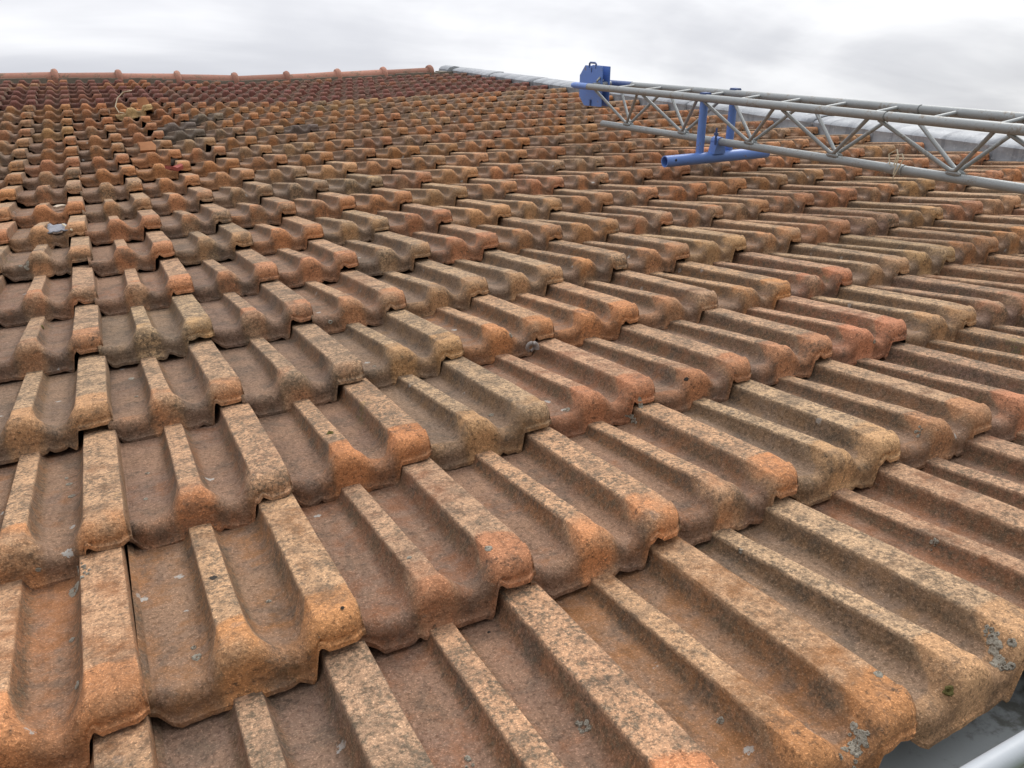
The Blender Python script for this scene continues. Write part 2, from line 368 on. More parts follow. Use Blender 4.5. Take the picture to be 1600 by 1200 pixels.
def make_tile(name, seed, hi=True, T=T):
    rr = random.Random(seed); off = Vector((rr.uniform(0, 90), rr.uniform(0, 90), rr.uniform(0, 90)))
    us = US_HI if hi else US_LO
    arc = [0.0, 0.2, 0.4, 0.6, 0.8, 1.0] if hi else [0.0, 0.5, 1.0]
    tops = ([0.032, 0.045, 0.06, 0.075, 0.095, 0.12, 0.15, 0.19, 0.23, 0.27, 0.31, 0.35, 0.405] if hi else [0.04, 0.075, 0.15, 0.38])
    vs, mk = [], []
    rows = []
    chips = [(rr.uniform(0.05, 0.95), rr.uniform(0.012, 0.035), rr.uniform(0.003, 0.009)) for _ in range(rr.randint(1, 4))]
    def skew(u):                                  # the nose recedes at both outer corners
        return 0.008*sstep(u, 0.93, 0.99)**1.5+0.010*(1-sstep(u, -0.02, 0.10))
    for u in us:
        ribn = prof_nose(u)/H
        r = 0.014+0.005*ribn
        zt0 = prof_nose(u)-H-DN+T-0.0035*ribn
        # bottom edge follows the course below, with a small tooth beside the wide rib
        b = H*sstep(u, 0.718, 0.752)-H-DN+0.0025-0.005*math.exp(-((u-0.70)/0.02)**2)-0.003*math.exp(-((u-0.08)/0.03)**2)+0.016*(1-sstep(u, -0.03, 0.07))
        wob = 0.0016*noise.noise(Vector((u*14, 3.3, 0))+off)+(0.0011*noise.noise(Vector((u*45, 7.3, 0))+off))
        for cu, cw, cd in chips: b += cd*math.exp(-((u-cu)/cw)**2)
        b += wob; b = min(b, zt0-0.006)
        s = skew(u)+0.0012*noise.noise(Vector((u*9, 1.1, 0))+off)
        pts = [(0.030+s, b+0.003), (0.004+s, b), (-0.0028+s, b+0.0008), (-0.0026+s, b+0.0065), (0.0004+s, b+0.0082)] if hi else [(0.02+s, b+0.002), (s, b)]
        if hi:
            zz0 = zt0-r
            for f in (0.35, 0.75):
                pts.append((0.0004+s, (b+0.0082)+(max(zz0, b+0.0092)-(b+0.0082))*f))
        rz = min(r, zt0-b-0.004)
        for a in arc:
            t = a*math.pi/2
            pts.append((s+r*(1-math.cos(t)), zt0-rz+rz*math.sin(t)))
        for v in tops:
            k = sstep(v, 0.6*r, 0.064)
            z = (prof_nose(u)*(1-k)+prof(u, min(1, v/L))*k*hfac(u, v))-H-DN+T*(1-v/L)-0.0035*ribn*(1-sstep(v, r, 0.06))
            pts.append((v, z))
        if hi:
            pts = [(max(p[0], pts[k-1][0]) if k > 7 else p[0], p[1]) for k, p in enumerate(pts)]
        rows.append((u, pts))
    nr = len(rows[0][1])
    wallrow = []
    last_u, last = rows[-1]
    # outer wall of the wide rib: drops to the neighbouring pan
    extra = []
    for f in (0.15, 1.0):
        pts = []
        for k, (v, z) in enumerate(last):
            zl = -H-DN+T*(1-max(v, 0)/L)+0.003
            if v < 0.03: zl = max(zl, last[1][1])
            pts.append((v, z+(min(zl, z)-z)*f))
        extra.append((last_u+0.005+0.008*f, pts))
    rows += extra
    for u, pts in rows:
        for k, (v, z) in enumerate(pts):
            p = Vector((u*W, v, z))
            if hi:
                q = 0.0011*noise.noise(p*22+off)+0.0005*noise.noise(p*70+off)
                p.z += q; p.x += 0.0008*noise.noise(p*18+off*1.7)
            p.x -= W
            vs.append(p)
            pr = prof(u) if u < 0.985 else H*0.5
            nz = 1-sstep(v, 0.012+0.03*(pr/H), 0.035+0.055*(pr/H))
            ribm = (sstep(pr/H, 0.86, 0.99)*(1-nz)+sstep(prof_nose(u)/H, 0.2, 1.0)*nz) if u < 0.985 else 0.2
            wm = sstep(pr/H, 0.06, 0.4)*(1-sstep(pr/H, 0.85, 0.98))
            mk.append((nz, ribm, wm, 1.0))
    fs = []
    for a in range(len(rows)-1):
        for k in range(nr-1):
            fs.append([a*nr+k, (a+1)*nr+k, (a+1)*nr+k+1, a*nr+k+1])
    me = mesh(name, [tuple(v) for v in vs], fs, MT)
    at = me.attributes.new('mask', 'FLOAT_COLOR', 'POINT')
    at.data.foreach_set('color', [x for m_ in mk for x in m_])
    if hi:                                        # crisp lower lip
        sh = me.attributes.new('sharp_edge', 'BOOLEAN', 'EDGE')
        for e in me.edges:
            a, b = e.vertices[0] % nr, e.vertices[1] % nr
            if a == b and a in (1, 2, 3): sh.data[e.index].value = True
    return me
VAR = [make_tile('roof_tile', 40+k) for k in range(12)]
LOW = make_tile('roof_tile_far', 3, hi=False)
LOWM = LOW

# ------------------------------------------------------------------ colours of the tiles
ORANGE, RED, BROWN, KHAKI, OLIVE, GREY, MAROON = (0.36, 0.165, 0.076), (0.31, 0.142, 0.08), (0.295, 0.152, 0.083), (0.34, 0.215, 0.115), (0.27, 0.195, 0.11), (0.13, 0.1, 0.082), (0.175, 0.078, 0.062)
KNOWN = {(0,0):(ORANGE,.1),(1,0):(ORANGE,.3),(2,0):(RED,.25),(3,0):(ORANGE,.45),(4,0):(ORANGE,.4),(5,0):(KHAKI,.5),(6,0):(BROWN,.3),
 (0,1):(ORANGE,.4),(1,1):(ORANGE,.5),(2,1):(ORANGE,.6),(3,1):(KHAKI,.6),(4,1):(RED,.2),(5,1):(RED,.4),(6,1):(BROWN,.6),(7,1):(RED,.25),(8,1):(KHAKI,.5),
 (0,2):(KHAKI,.6),(1,2):(BROWN,.6),(2,2):(BROWN,.7),(3,2):(KHAKI,.6),(4,2):(ORANGE,.3),(5,2):(ORANGE,.3),(6,2):(BROWN,.4),(7,2):(ORANGE,.5),(8,2):(RED,.5),(9,2):(KHAKI,.5),
 (0,3):(BROWN,.5),(1,3):(KHAKI,.8),(2,3):(BROWN,.8),(3,3):(RED,.3),(4,3):(KHAKI,.6),(5,3):(KHAKI,.6),(0,4):(RED,.4),(1,4):(RED,.4),(2,4):(BROWN,.7),
 (2,5):(OLIVE,.9),(1,5):(BROWN,.4),(4,7):(OLIVE,.9),(5,7):(OLIVE,.9),
 (3,-1):(ORANGE,.15),(4,-1):(KHAKI,.35),(5,-1):(RED,.15),(2,-1):(ORANGE,.45),(1,-1):(BROWN,.6),(0,-1):(ORANGE,.3),
 (3,12):(GREY,.1),(3,13):(GREY,.2),(4,12):(BROWN,.8),(6,12):(GREY,.3),(7,12):(BROWN,.6),(4,14):(GREY,.3),
 (2,10):(ORANGE,.0),(2,9):(ORANGE,.1),(2,11):(BROWN,.3),(2,15):(ORANGE,.0),(3,10):(BROWN,.5)}
def tile_colour(i, j):
    rr = random.Random(i*733+j*271+5)
    if (i, j) in KNOWN: c, w = KNOWN[(i, j)]
    elif j >= 17:
        c = MAROON; w = 0.05+0.15*rr.random()
        if j >= 21 and i < 7 and rr.random() < 0.35: c = RED
        if rr.random() < 0.1: c = tuple(0.5*(a+b) for a, b in zip(MAROON, RED))
    else:
        far = min(1, max(0, (j-4)/8))
        c = rr.choices([ORANGE, RED, BROWN, KHAKI, OLIVE, GREY], [0.27, 0.18, 0.38, 0.16, 0.04+0.04*far, 0.008])[0]
        w = rr.uniform(0.2, 0.8)
        if i <= 2 and 11 <= j <= 16: c = rr.choice([ORANGE, KHAKI, BROWN, BROWN])
    k = rr.uniform(0.92, 1.10)*1.12
    if j >= 9: k *= 0.9
    mx = 0.3 if j < 4 else 0.52
    if j < 17 and c is not GREY: c = tuple((1-mx)*a+mx*b for a, b in zip(c, (0.33, 0.158, 0.078)))
    return tuple(x*k*rr.uniform(0.96, 1.04) for x in c), w

# ------------------------------------------------------------------ the house
house = empty('house', (0, 0, 0))
tag(house, 'house roof slope of weathered orange and brown interlocking clay tiles with ridge, coping and gutter', 'house')
U0, U1 = -7*W, 17.86*W
RIDGE = 23.35*L
deck = MB(); EAVE = -1*L+0.09
nu, nv = 26, 28
def roofpt(u, v, dz): return (u, v, lift(u/W, v/L)+dz)
top = [roofpt(U0+(U1-U0)*a/nu, EAVE+(RIDGE-EAVE)*b/nv, -H-DN-0.012) for b in range(nv+1) for a in range(nu+1)]
bot = [roofpt(U0+(U1-U0)*a/nu, EAVE+0.03+(RIDGE-EAVE-0.03)*b/nv, -H-DN-0.10) for b in range(nv+1) for a in range(nu+1)]
nq = nu+1; NB = len(top); fs = []
for b in range(nv):
    for a in range(nu):
        q = [b*nq+a, b*nq+a+1, (b+1)*nq+a+1, (b+1)*nq+a]; fs += [q, [x+NB for x in q[::-1]]]
for a in range(nu): fs += [[a+1, a, NB+a, NB+a+1], [nv*nq+a, nv*nq+a+1, NB+nv*nq+a+1, NB+nv*nq+a]]
for b in range(nv): fs += [[b*nq, (b+1)*nq, NB+(b+1)*nq, NB+b*nq], [(b+1)*nq+nu, b*nq+nu, NB+b*nq+nu, NB+(b+1)*nq+nu]]
deck.add(top, fs[:0]); deck.add(bot, []); deck.f = fs
roof = deck.build('roof', MWOOD, house)
# the slope behind the ridge
IR = M.inverted()
rw = M @ Vector((0, RIDGE, 0.0))
back = MB()
x0, x1 = U0, U1+0.2
back.prism([(rw.y-0.02, rw.z-0.06), (rw.y+0.02, rw.z-0.03), (rw.y+8.4, rw.z-2.9), (rw.y+8.4, rw.z-3.05)], 0, x0, U1)
back.build('rear_roof_slope', MRIDGE, house, Matrix.Identity(4))
# walls
e = M @ Vector((0, EAVE, 0))
wl = MB(); wl.box((x0+0.15, e.y+0.21, 0), (U1+0.14, e.y+0.48, e.z-0.06)); wl.build('front_wall', MWALL, house, Matrix.Identity(4))
gab = MB(); zb = -0.2
gab.prism([(e.y+0.481, 0), (rw.y+8.1, 0), (rw.y+8.1, rw.z-3.1), (rw.y, rw.z-0.2), (e.y+0.481, e.z-0.02)], 0, U1-0.28, U1+0.139)
gab.build('gable_wall', MWALL, house, Matrix.Identity(4))

# ---- tiles
cand = []
for j in range(-1, 23):
    for i in range(-6, 19):
        u, v = place(i, j)
        P = Vector(((u-0.5)*W, v*L+0.1, 0)); x, y, z = project(P)
        vis = False
        for du in (-1, -0.5, 0):
            for dv in (-0.02, 0.5, 1.0):
                px, py, pz = project(Vector(((u+du)*W, (v+dv)*L, lift(u+du, v+dv)+0.02)))
                if pz > 0.1 and -6 < px < 1606 and -6 < py < 1206: vis = True
        cand.append((0 if vis else 1, z if vis else 50+z, i, j, u, v))
cand.sort()
single = [c for c in cand if c[0] == 0 and c[3] < 17][:300]
maroon = [c for c in cand if c[0] == 0 and c[3] >= 17][:300]
sing_ids = {(c[2], c[3]) for c in single+maroon}
SKEW = {(4, -1): (0.0, 2.2, 0.0), (2, 10): (0.03, 5, 0.008), (2, 9): (0.02, -3, 0.004), (2, 11): (0.03, 3, 0.004), (3, 12): (0, 4, 0.006), (2, 12): (0.0, -4, 0.003), (3, 10): (0, -5, 0.008), (3, 11): (0.03, 3, 0.004), (4, 12): (0, 3, 0.004), (2, 13): (0, -3, 0.004), (0, 13): (0, 2, 0.0), (1, 15): (0, -3, 0.006)}
def tile_matrix(i, j, u, v):
    rr = random.Random(i*57+j*991+2)
    rot = rr.gauss(0, 0.5); dz = abs(rr.gauss(0, 0.0016)); du = 0
    if (i, j) in SKEW: du, rot, dz = SKEW[(i, j)]
    uu, vv = u, v
    h = lift(uu-0.5, vv)
    sl = (lift(uu-0.5, vv+1)-lift(uu-0.5, vv))/L
    su = (lift(uu, vv)-lift(uu-1, vv))/W
    return (Matrix.Translation((uu*W+du*W, vv*L, h+dz+su*W*0.5)) @ Matrix.Rotation(math.atan(sl), 4, 'X') @ Matrix.Rotation(-math.atan(su), 4, 'Y')
            @ Matrix.Rotation(R_(rot), 4, 'Z') @ Matrix.Rotation(R_(rr.gauss(0, 0.45)), 4, 'Y') @ Matrix.Rotation(R_(rr.gauss(0, 0.08)), 4, 'X'))
LAB = {(3, 13): 'dark charcoal roof tile', (3, 12): 'dark charcoal roof tile', (4, 14): 'dark charcoal roof tile', (6, 12): 'dark charcoal roof tile',
       (2, 10): 'bright orange roof tile knocked askew', (5, 0): 'pale khaki roof tile', (4, -1): 'pale khaki eaves tile over the gutter', (2, 5): 'grey-green lichened roof tile', (5, 7): 'grey-green lichened roof tile'}
for k, (_, z, i, j, u, v) in enumerate(single+maroon):
    me = VAR[(i*3+j*5+random.Random(i*7+j).randint(0, 11)) % 12]
    o = link('maroon_roof_tile' if j >= 17 else 'roof_tile', me, roof, M @ tile_matrix(i, j, u, v))
    c, w = tile_colour(i, j); o.color = (*c, w)
    if (i, j) in LAB: o['label'] = LAB[(i, j)]
vs, fs, mk, tn = [], [], [], []
lv = [v.co.copy() for v in LOW.vertices]; lf = [list(p.vertices) for p in LOW.polygons]; lm = [tuple(d.color) for d in LOW.attributes['mask'].data]
for c in cand:
    if (c[2], c[3]) in sing_ids: continue
    mt = tile_matrix(c[2], c[3], c[4], c[5]); o = len(vs)
    vs += [tuple(mt @ p) for p in lv]; fs += [[a+o for a in f] for f in lf]; mk += lm
    cc, w = tile_colour(c[2], c[3]); tn += [(*cc, w)]*len(lv)
me = mesh('outer_roof_tiles', vs, fs, MTJ)
for nm, dat in (('mask', mk), ('tint', tn)):
    at = me.attributes.new(nm, 'FLOAT_COLOR', 'POINT'); at.data.foreach_set('color', [x for m_ in dat for x in m_])
tag(link('outer_roof_tiles', me, roof), kind='stuff')

# ---- ridge tiles
RN = [-8.0, -5.4, -2.85, -0.4, 2.08, 4.5, 7.0, 9.4, 11.9, 14.25, 16.75]
def ridge_tile(ua, ub, k):
    vs, fs = [], []; n = 13
    prof_r = [(-0.03, 0.060), (0.03, 0.060), (0.5, 0.063), (0.88, 0.066), (0.90, 0.068), (0.912, 0.086), (0.945, 0.094), (0.98, 0.094), (1.005, 0.084), (1.015, 0.070)]
    for f, r in prof_r:
        u = ua+(ub-ua)*f; zc = lift(u/1, 23.35)-0.003
        for q in range(n):
            t = math.pi*(-0.08+1.16*q/(n-1)); p = Vector((u*W, RIDGE+0.03-r*1.05*math.cos(t), zc+r*math.sin(t)*1.0))
            p += Vector((0, 1, 1))*0.003*noise.noise(p*9+Vector((k, 0, 0))); vs.append(tuple(p))
    for a in range(len(prof_r)-1):
        for q in range(n-1): fs.append([a*n+q, a*n+q+1, (a+1)*n+q+1, (a+1)*n+q])
    m = MB(); m.add(vs, fs)
    return m.build('ridge_tile', MRIDGE, house, smooth=True)
for k, (a, b) in enumerate(zip(RN, RN[1:])): ridge_tile(a+0.07, b+0.07, k)
mo = MB()                                         # mortar bedding under the ridge
for k in range(60):
    ua = -7+24.6*k/60; ub = -7+24.6*(k+1)/60; z = lift((ua+ub)/2, 23.3)
    rr = random.Random(k)
    mo.box((ua*W, RIDGE-0.055+rr.uniform(-.01, .008), z-0.06), (ub*W+0.001*k, RIDGE+0.11, z+0.014+rr.uniform(-.006, .008)))
mo.build('ridge_mortar', MMORTAR, house)

# ---- lead-covered coping along the verge
UW = 17.86*W
cop = MB(); 
cop.prism([(UW+0.012, -0.2), (UW+0.012, 0.055), (UW+0.145, 0.075), (UW+0.145, -0.2)], 1, EAVE-0.12, RIDGE+0.1)
coping = cop.build('coping', MLEAD, house)
rr = random.Random(5)
edges = [EAVE-0.13]
while edges[-1] < RIDGE-0.3: edges.append(min(edges[-1]+rr.uniform(0.9, 1.15), RIDGE-0.05))
edges[-1] = RIDGE-0.02
for k, (a, b) in enumerate(zip(edges, edges[1:])):  # each sheet laps over the one below
    vs, fs = [], []; nl, npf = 12, 0
    th = 0.004
    for q in range(nl+1):
        v = a-0.03+(b-a+0.03)*q/nl; w = 0.006*noise.noise(Vector((v*3, k*3.1, 0))); lapz = 0.004*(1-q/nl)+0.001*(k % 2)
        base = lerp_table(v/L, [(4, 0.068), (9, 0.05), (18, 0.062), (24, 0.066)])
        pf = [(UW-0.03-lapz+w*.4, -0.045), (UW-0.006-lapz+w*.6, -0.02), (UW-lapz+w, base*0.55), (UW-0.004-lapz+w, base-0.006), (UW+0.006, base+0.004+lapz), (UW+0.05, base+0.016+lapz+w*.5), (UW+0.11, base+0.024+lapz), (UW+0.155+lapz, base+0.02+lapz), (UW+0.16+lapz, base-0.05)]
        npf = len(pf)
        for (x, z) in pf: vs.append((x, v, z+0.002*noise.noise(Vector((x*30, v*14, k)))))
    for q in range(nl):
        for t in range(npf-1): fs.append([q*npf+t, q*npf+t+1, (q+1)*npf+t+1, (q+1)*npf+t])
    m = MB(); m.add(vs, fs); o = m.build('lead_sheet', MLEAD, coping, smooth=True)
    sm = o.modifiers.new('thick', 'SOLIDIFY'); sm.thickness = 0.004; sm.offset = -1
m = MB()                                          # end block where coping meets ridge
m.prism([(UW-0.05, 0.0), (UW-0.06, 0.06), (UW-0.03, 0.088), (UW+0.03, 0.102), (UW+0.085, 0.094), (UW+0.15, 0.06), (UW+0.15, 0.0)], 1, RIDGE-0.04, RIDGE+0.22)
m.build('ridge_end_block', MLEAD, house, bevel=0.008, smooth=True)

# ---- gutter along the eaves
g = MB(); rim = Vector((0, -1.15*L, 0.04*W)); rwd = M @ rim
ang = [math.pi*0.8*(q/14) for q in range(15)]
gr = 0.075; cy, cz = rwd.y+gr, rwd.z
pts = [(cy-gr*math.cos(a), cz-gr*math.sin(a)*0.95) for a in ang]
inn = [(cy-(gr-0.003)*math.cos(a), cz-(gr-0.003)*math.sin(a)*0.95) for a in ang]
n = len(pts); xs = [x0-0.1+(U1+0.3-x0)*k/16 for k in range(17)]
vs = [(x, *p) for x in xs for p in pts]+[(x, *p) for x in xs for p in inn]; o_ = len(xs)*n; fs = []
for a in range(16):
    for q in range(n-1):
        f = [a*n+q, a*n+q+1, (a+1)*n+q+1, (a+1)*n+q]; fs += [f, [o_+t for t in f[::-1]]]
    fs.append([a*n+n-1, o_+a*n+n-1, o_+(a+1)*n+n-1, (a+1)*n+n-1])
g.add(vs, fs)
gut = g.build('gutter', MZINC, house, Matrix.Identity(4), smooth=True)
m = MB(); m.tube([(x0-0.1, cy-gr-0.004, cz+0.001), (U1+0.2, cy-gr-0.004, cz+0.001)], 0.0105, 16); m.build('gutter_rim', MRIM, gut, Matrix.Identity(4), smooth=True)
m = MB(); m.box((x0, e.y+0.012, e.z-0.21), (U1, e.y+0.037, e.z-0.066)); m.build('fascia_board', MWOOD, house, Matrix.Identity(4))

# ------------------------------------------------------------------ the lattice truss on the slope
base = M @ Vector((11.1*W, 5.8*L, 0.05))
truss = empty('lattice_truss', base)
tag(truss, 'long grey galvanised lattice truss lying up the tiled slope on a blue tube stand', 'truss')
def ptl(i, a, b, j): return Vector((i*W, j*L, (a[1]+(b[1]-a[1])*(j-a[0])/(b[0]-a[0]))*W))
def low(j): return ptl(11.15, (8.3, 0.545), (2.6, 0.75), j)
def near(j): return ptl(10.74, (8.7, 1.365), (2.1, 1.545), j)
def farc(j): return ptl(11.46, (8.1, 1.42), (2.1, 1.615), j)
RC = 0.0148
JE, JJ = -3.6, 3.28
def chord(fn, ja, jb, mat=MGAL, r=RC, name='chord', hollow=0.0):
    m = MB(); m.tube([fn(ja), fn(jb)], r, 18, hollow=hollow); return m.build(name, mat, truss, smooth=True)
chord(near, JJ+0.012, 8.3); chord(near, JE, JJ-0.012); chord(farc, JJ+0.012, 8.0); chord(farc, JE, JJ-0.012)
chord(low, JJ+0.012, 8.26, hollow=0.82); chord(low, JE, JJ-0.012)
for fn in (near, farc, low): chord(fn, JJ-0.05, JJ+0.05, MGAL, RC*0.8, 'joint_spigot')
m = MB(); m.tube([near(8.28), near(8.62), near(8.70), near(8.73)], [RC*1.03, RC*1.03, RC*0.8, RC*0.3], 18); m.build('end_cap', MBLUE, truss, smooth=True)
m = MB(); m.tube([farc(7.85), farc(8.45)], RC*1.08, 18); m.build('end_sleeve', MBLUED, truss, smooth=True)
rb = 0.0066
TOPN = [8.17, 7.05, 5.86, 4.62, 3.42, 2.2, 0.98, -0.24, -1.46, -2.68]
LOWN = [7.62, 6.42, 5.22, 4.02, 2.68, 1.5, 0.3, -0.9, -2.1, -3.2]
def bent(p, q, r):                               # one bent bar: top - bottom - top
    p, q, r = Vector(p), Vector(q), Vector(r)
    a = q+(p-q).normalized()*0.03; c = q+(r-q).normalized()*0.03
    return [p, a, q+(p-q).normalized()*0.01+Vector((0, 0, 0.001)), q+(r-q).normalized()*0.01+Vector((0, 0, 0.001)), c, r]
for fn, s in ((near, -1), (farc, 1)):
    for k in range(len(LOWN)):
        jb = LOWN[k]; jt0 = TOPN[k]-0.05; jt1 = (TOPN[k+1] if k+1 < len(TOPN) else TOPN[k]-1.2)+0.07
        foot = low(jb)+Vector((s*0.010, 0, RC+0.002))
        t0 = fn(jt0)-Vector((s*0.004, 0, RC-0.003)); t1 = fn(jt1)-Vector((s*0.004, 0, RC-0.003))
        m = MB(); m.tube(bent(t0, foot, t1), rb, 10); m.tube([foot-Vector((0, 0.024, 0.003)), foot-Vector((0, 0.012, 0)), foot+Vector((0, 0.012, 0)), foot+Vector((0, 0.024, -0.003))], [0.004, 0.0088, 0.0088, 0.004], 8); m.build('brace', MGAL, truss, smooth=True)
jr = 7.75
while jr > JE+0.2:
    m = MB(); m.tube([near(jr)+Vector((RC*.7, 0, 0)), farc(jr)-Vector((RC*.7, 0, 0))], rb, 10); m.build('rung', MGAL, truss, smooth=True); jr -= 0.605
# stand: cross tube, two posts, clamp
JS = 5.79; zt = T+0.030
m = MB(); m.tube([(9.93*W, JS*L, zt), (12.48*W, JS*L, zt)], 0.0225, 22, hollow=0.84); stand = m.build('stand_tube', MBLUE, truss, smooth=True)
for uu, zz in ((10.02, 0), (12.35, 0)):
    m = MB(); m.tube([((uu+0.1)*W, JS*L-0.0228, zt+0.006), ((uu+0.1)*W, JS*L-0.0205, zt+0.0055)], 0.005, 10); m.build('pin_hole_disc', MDARK, stand, smooth=True)  # solid dark disc painted as the shade inside a tube hole
for uu, fn in ((10.80, near), (11.52, farc)):
    topz = fn(JS).z
    m = MB(); m.tube([(uu*W, JS*L+0.012, zt+0.012), (uu*W, JS*L+0.012, topz+0.004)], 0.0165, 18); m.build('stand_post', MBLUE, truss, smooth=True)
    m = MB(); m.box((uu*W-0.016, JS*L-0.012, topz+RC-0.004), (uu*W+0.016, JS*L+0.028, topz+RC+0.006)); m.build('post_bracket', MBLUED, truss, bevel=0.003)
lc = low(JS-0.02)
m = MB(); m.tube([lc+Vector((0, -0.02, 0)), lc+Vector((0, 0.022, 0))], RC*1.3, 18)
m.prism([(lc.x-0.03, zt+0.016), (lc.x+0.03, zt+0.016), (lc.x+0.018, lc.z), (lc.x-0.018, lc.z)], 1, lc.y-0.019, lc.y+0.02)
cl = m.build('clamp', MBLUE, truss, smooth=True)
m = MB(); m.tube([lc+Vector((-0.022, -0.012, -0.01)), lc+Vector((-0.022, -0.012, 0.055))], 0.0042, 8); m.tube([lc+Vector((-0.022, -0.012, 0.026)), lc+Vector((-0.022, -0.012, 0.036))], 0.009, 6); m.build('clamp_bolt', MBLUED, cl, smooth=True)
# wire tie and eye at the joint
jc = low(JJ)
m = MB(); m.tube([jc+Vector((0, -0.03, 0)), jc+Vector((0, 0.03, 0))], RC*1.22, 16); m.build('joint_collar', MGAL, truss, smooth=True)
m = MB()
for s in (0, 1):
    m.tube([jc+Vector((-0.02-0.006*s, 0.01-0.02*s, 0.014)), jc+Vector((-0.02, 0.02-0.03*s, 0.045)), jc+Vector((-0.012-0.01*s, 0.0-0.03*s, 0.062-0.01*s)), jc+Vector((-0.024, -0.02-0.02*s, 0.04)), jc+Vector((-0.026, -0.015, -0.012-0.012*s))], 0.0022, 6)
m.build('wire_tie', MSTRAW, truss, smooth=True)
# flat box at the head, standing between the top chords
bi = 11.1*W
poly = [(8.66, 1.80), (8.80, 1.57), (8.80, 1.10), (8.66, 0.90), (8.20, 0.93), (8.20, 1.80)]
m = MB(); m.prism([(a*L, b*W) for a, b in poly], 0, bi-0.016, bi-0.012)
hb = m.build('head_box', MBLUE, truss, bevel=0.001)
m = MB(); m.prism([(a*L, b*W) for a, b in poly], 0, bi+0.026, bi+0.030); m.build('side_plate', MBLUE, hb, bevel=0.001)
m = MB(); m.box((bi-0.012, 8.42*L, 0.95*W), (bi+0.026, 8.60*L, 1.78*W)); m.build('box_web', MBLUED, hb)
m = MB()
ht = 1.80*W
m.tube([(bi-0.014, 8.55*L, ht-0.01), (bi-0.014, 8.55*L, ht+0.009), (bi-0.014, 8.53*L, ht+0.014), (bi-0.014, 8.40*L, ht+0.014), (bi-0.014, 8.38*L, ht+0.009), (bi-0.014, 8.38*L, ht-0.01)], 0.0048, 10); m.build('lifting_handle', MBLUED, hb, smooth=True)
m = MB(); m.box((bi-0.022, 8.46*L, 0.92*W), (bi-0.016, 8.49*L, 1.06*W)); m.box((bi-0.0185, 8.475*L, 1.66*W), (bi-0.0158, 8.49*L, 1.76*W)); m.build('latch', MBLUED, hb)
m = MB(); m.tube([(bi-0.05, 8.27*L, 1.40*W), (bi+0.05, 8.27*L, 1.42*W)], 0.012, 12); m.tube([(bi-0.035, 8.25*L, 1.48*W), (bi-0.02, 8.25*L, 1.56*W), (bi, 8.25*L, 1.5*W)], 0.006, 8); m.build('axle_bolt', MGAL, hb, smooth=True)

# ------------------------------------------------------------------ loose things lying on the tiles
def thing(o, label, cat, group=None): return tag(o, label, cat, group)
rsh = random.Random(3)
# pale lifted tile
lo = bpy.data.objects.new('loose_tile', VAR[2].copy()); lo.data.name = 'loose_tile'; col.objects.link(lo)
lo.matrix_basis = M @ Matrix.Translation((2.16*W, 14.62*L, lift(2, 14.8)+0.048)) @ Matrix.Rotation(R_(-9), 4, 'X') @ Matrix.Rotation(R_(-8), 4, 'Y') @ Matrix.Rotation(R_(-4), 4, 'Z')
sm = lo.modifiers.new('thick', 'SOLIDIFY'); sm.thickness = 0.012; sm.offset = -1
lo.color = (0.42, 0.285, 0.14, 0.3)
thing(lo, 'pale yellowish loose roof tile tilted up on top of the rows below the maroon tiles', 'roof tile')
def shard(name, u, v, z, sx, sy, th, bend, rz, rx, mat, label, seed, cat='shard'):
    rr = random.Random(seed); cor = [(-1, -0.8), (-0.2, -1), (0.85, -0.9), (1, 0.1), (0.7, 0.95), (-0.3, 0.8), (-0.95, 1), (-0.8, 0.1)]
    n = len(cor); vs = []; fs = []
    outl = [(x*sx*rr.uniform(0.88, 1.05), y*sy*rr.uniform(0.85, 1.05)) for x, y in cor]
    for lay, f in ((0, 0), (0, 0.55), (0, 1), (1, 1), (1, 0.55), (1, 0)):
        for x, y in outl: vs.append((x*f, y*f, -bend*((x*f)/sx)**2+(-th if lay else 0)+0.001*noise.noise(Vector((x*f*60, y*f*60, seed)))))
    for a in range(5):
        for k in range(n): fs.append([a*n+k, a*n+(k+1) % n, (a+1)*n+(k+1) % n, (a+1)*n+k])
    m = MB(); m.add(vs, fs)
    bmm = M @ Matrix.Translation((u*W, v*L, z)) @ Matrix.Rotation(R_(rz), 4, 'Z') @ Matrix.Rotation(R_(rx), 4, 'X')
    o = m.build(name, mat, None, bmm, smooth=True); return thing(o, label, cat)
shard('tile_shard', 1.42, 10.5, 0.044, 0.04, 0.036, 0.016, 0.006, 6, 34, MSHARD, 'bright orange slab of broken clay tile lying across displaced tiles', 4)
shard('tile_shard', 1.68, 8.72, 0.03, 0.03, 0.032, 0.014, -0.012, 20, -4, MRED, 'small dark red curved shard of clay in a tile trough', 9)
shard('tile_shard', 1.98, 15.15, 0.10, 0.036, 0.04, 0.014, 0.012, 0, 60, MSHARD, 'orange shard standing upright behind the pale yellowish tilted tile', 14)
shard('stone_chip', -0.36, 7.36, 0.006, 0.022, 0.014, 0.008, 0.004, 30, 0, MPALE, 'small pale stone chip in the trough of a left-hand tile', 21, 'stone')
m = MB(); cc = Vector((1.24*W, 14.9*L, lift(1.2, 15)-0.015))
m.tube([cc+Vector((0.10, 0.05, 0.155)), cc+Vector((0.05, 0.04, 0.148)), cc+Vector((0.01, 0.03, 0.115)), cc+Vector((-0.012, 0.0, 0.07)), cc+Vector((0.0, -0.02, 0.036)), cc+Vector((0.03, -0.03, 0.03))], 0.003, 8)
thing(m.build('curved_twig', MSTRAW, None, smooth=True), 'pale curved twig sticking up beside the yellowish tilted tile', 'twig')
m = MB(); n = 9; vs = []
for a in range(n):
    for b in range(n):
        x, y = (a/(n-1)-0.5)*0.06, (b/(n-1)-0.5)*0.10
        vs.append((x, y, 0.016+0.010*noise.noise(Vector((x*60, y*60, 1)))+0.006*noise.noise(Vector((x*140, y*140, 4)))))
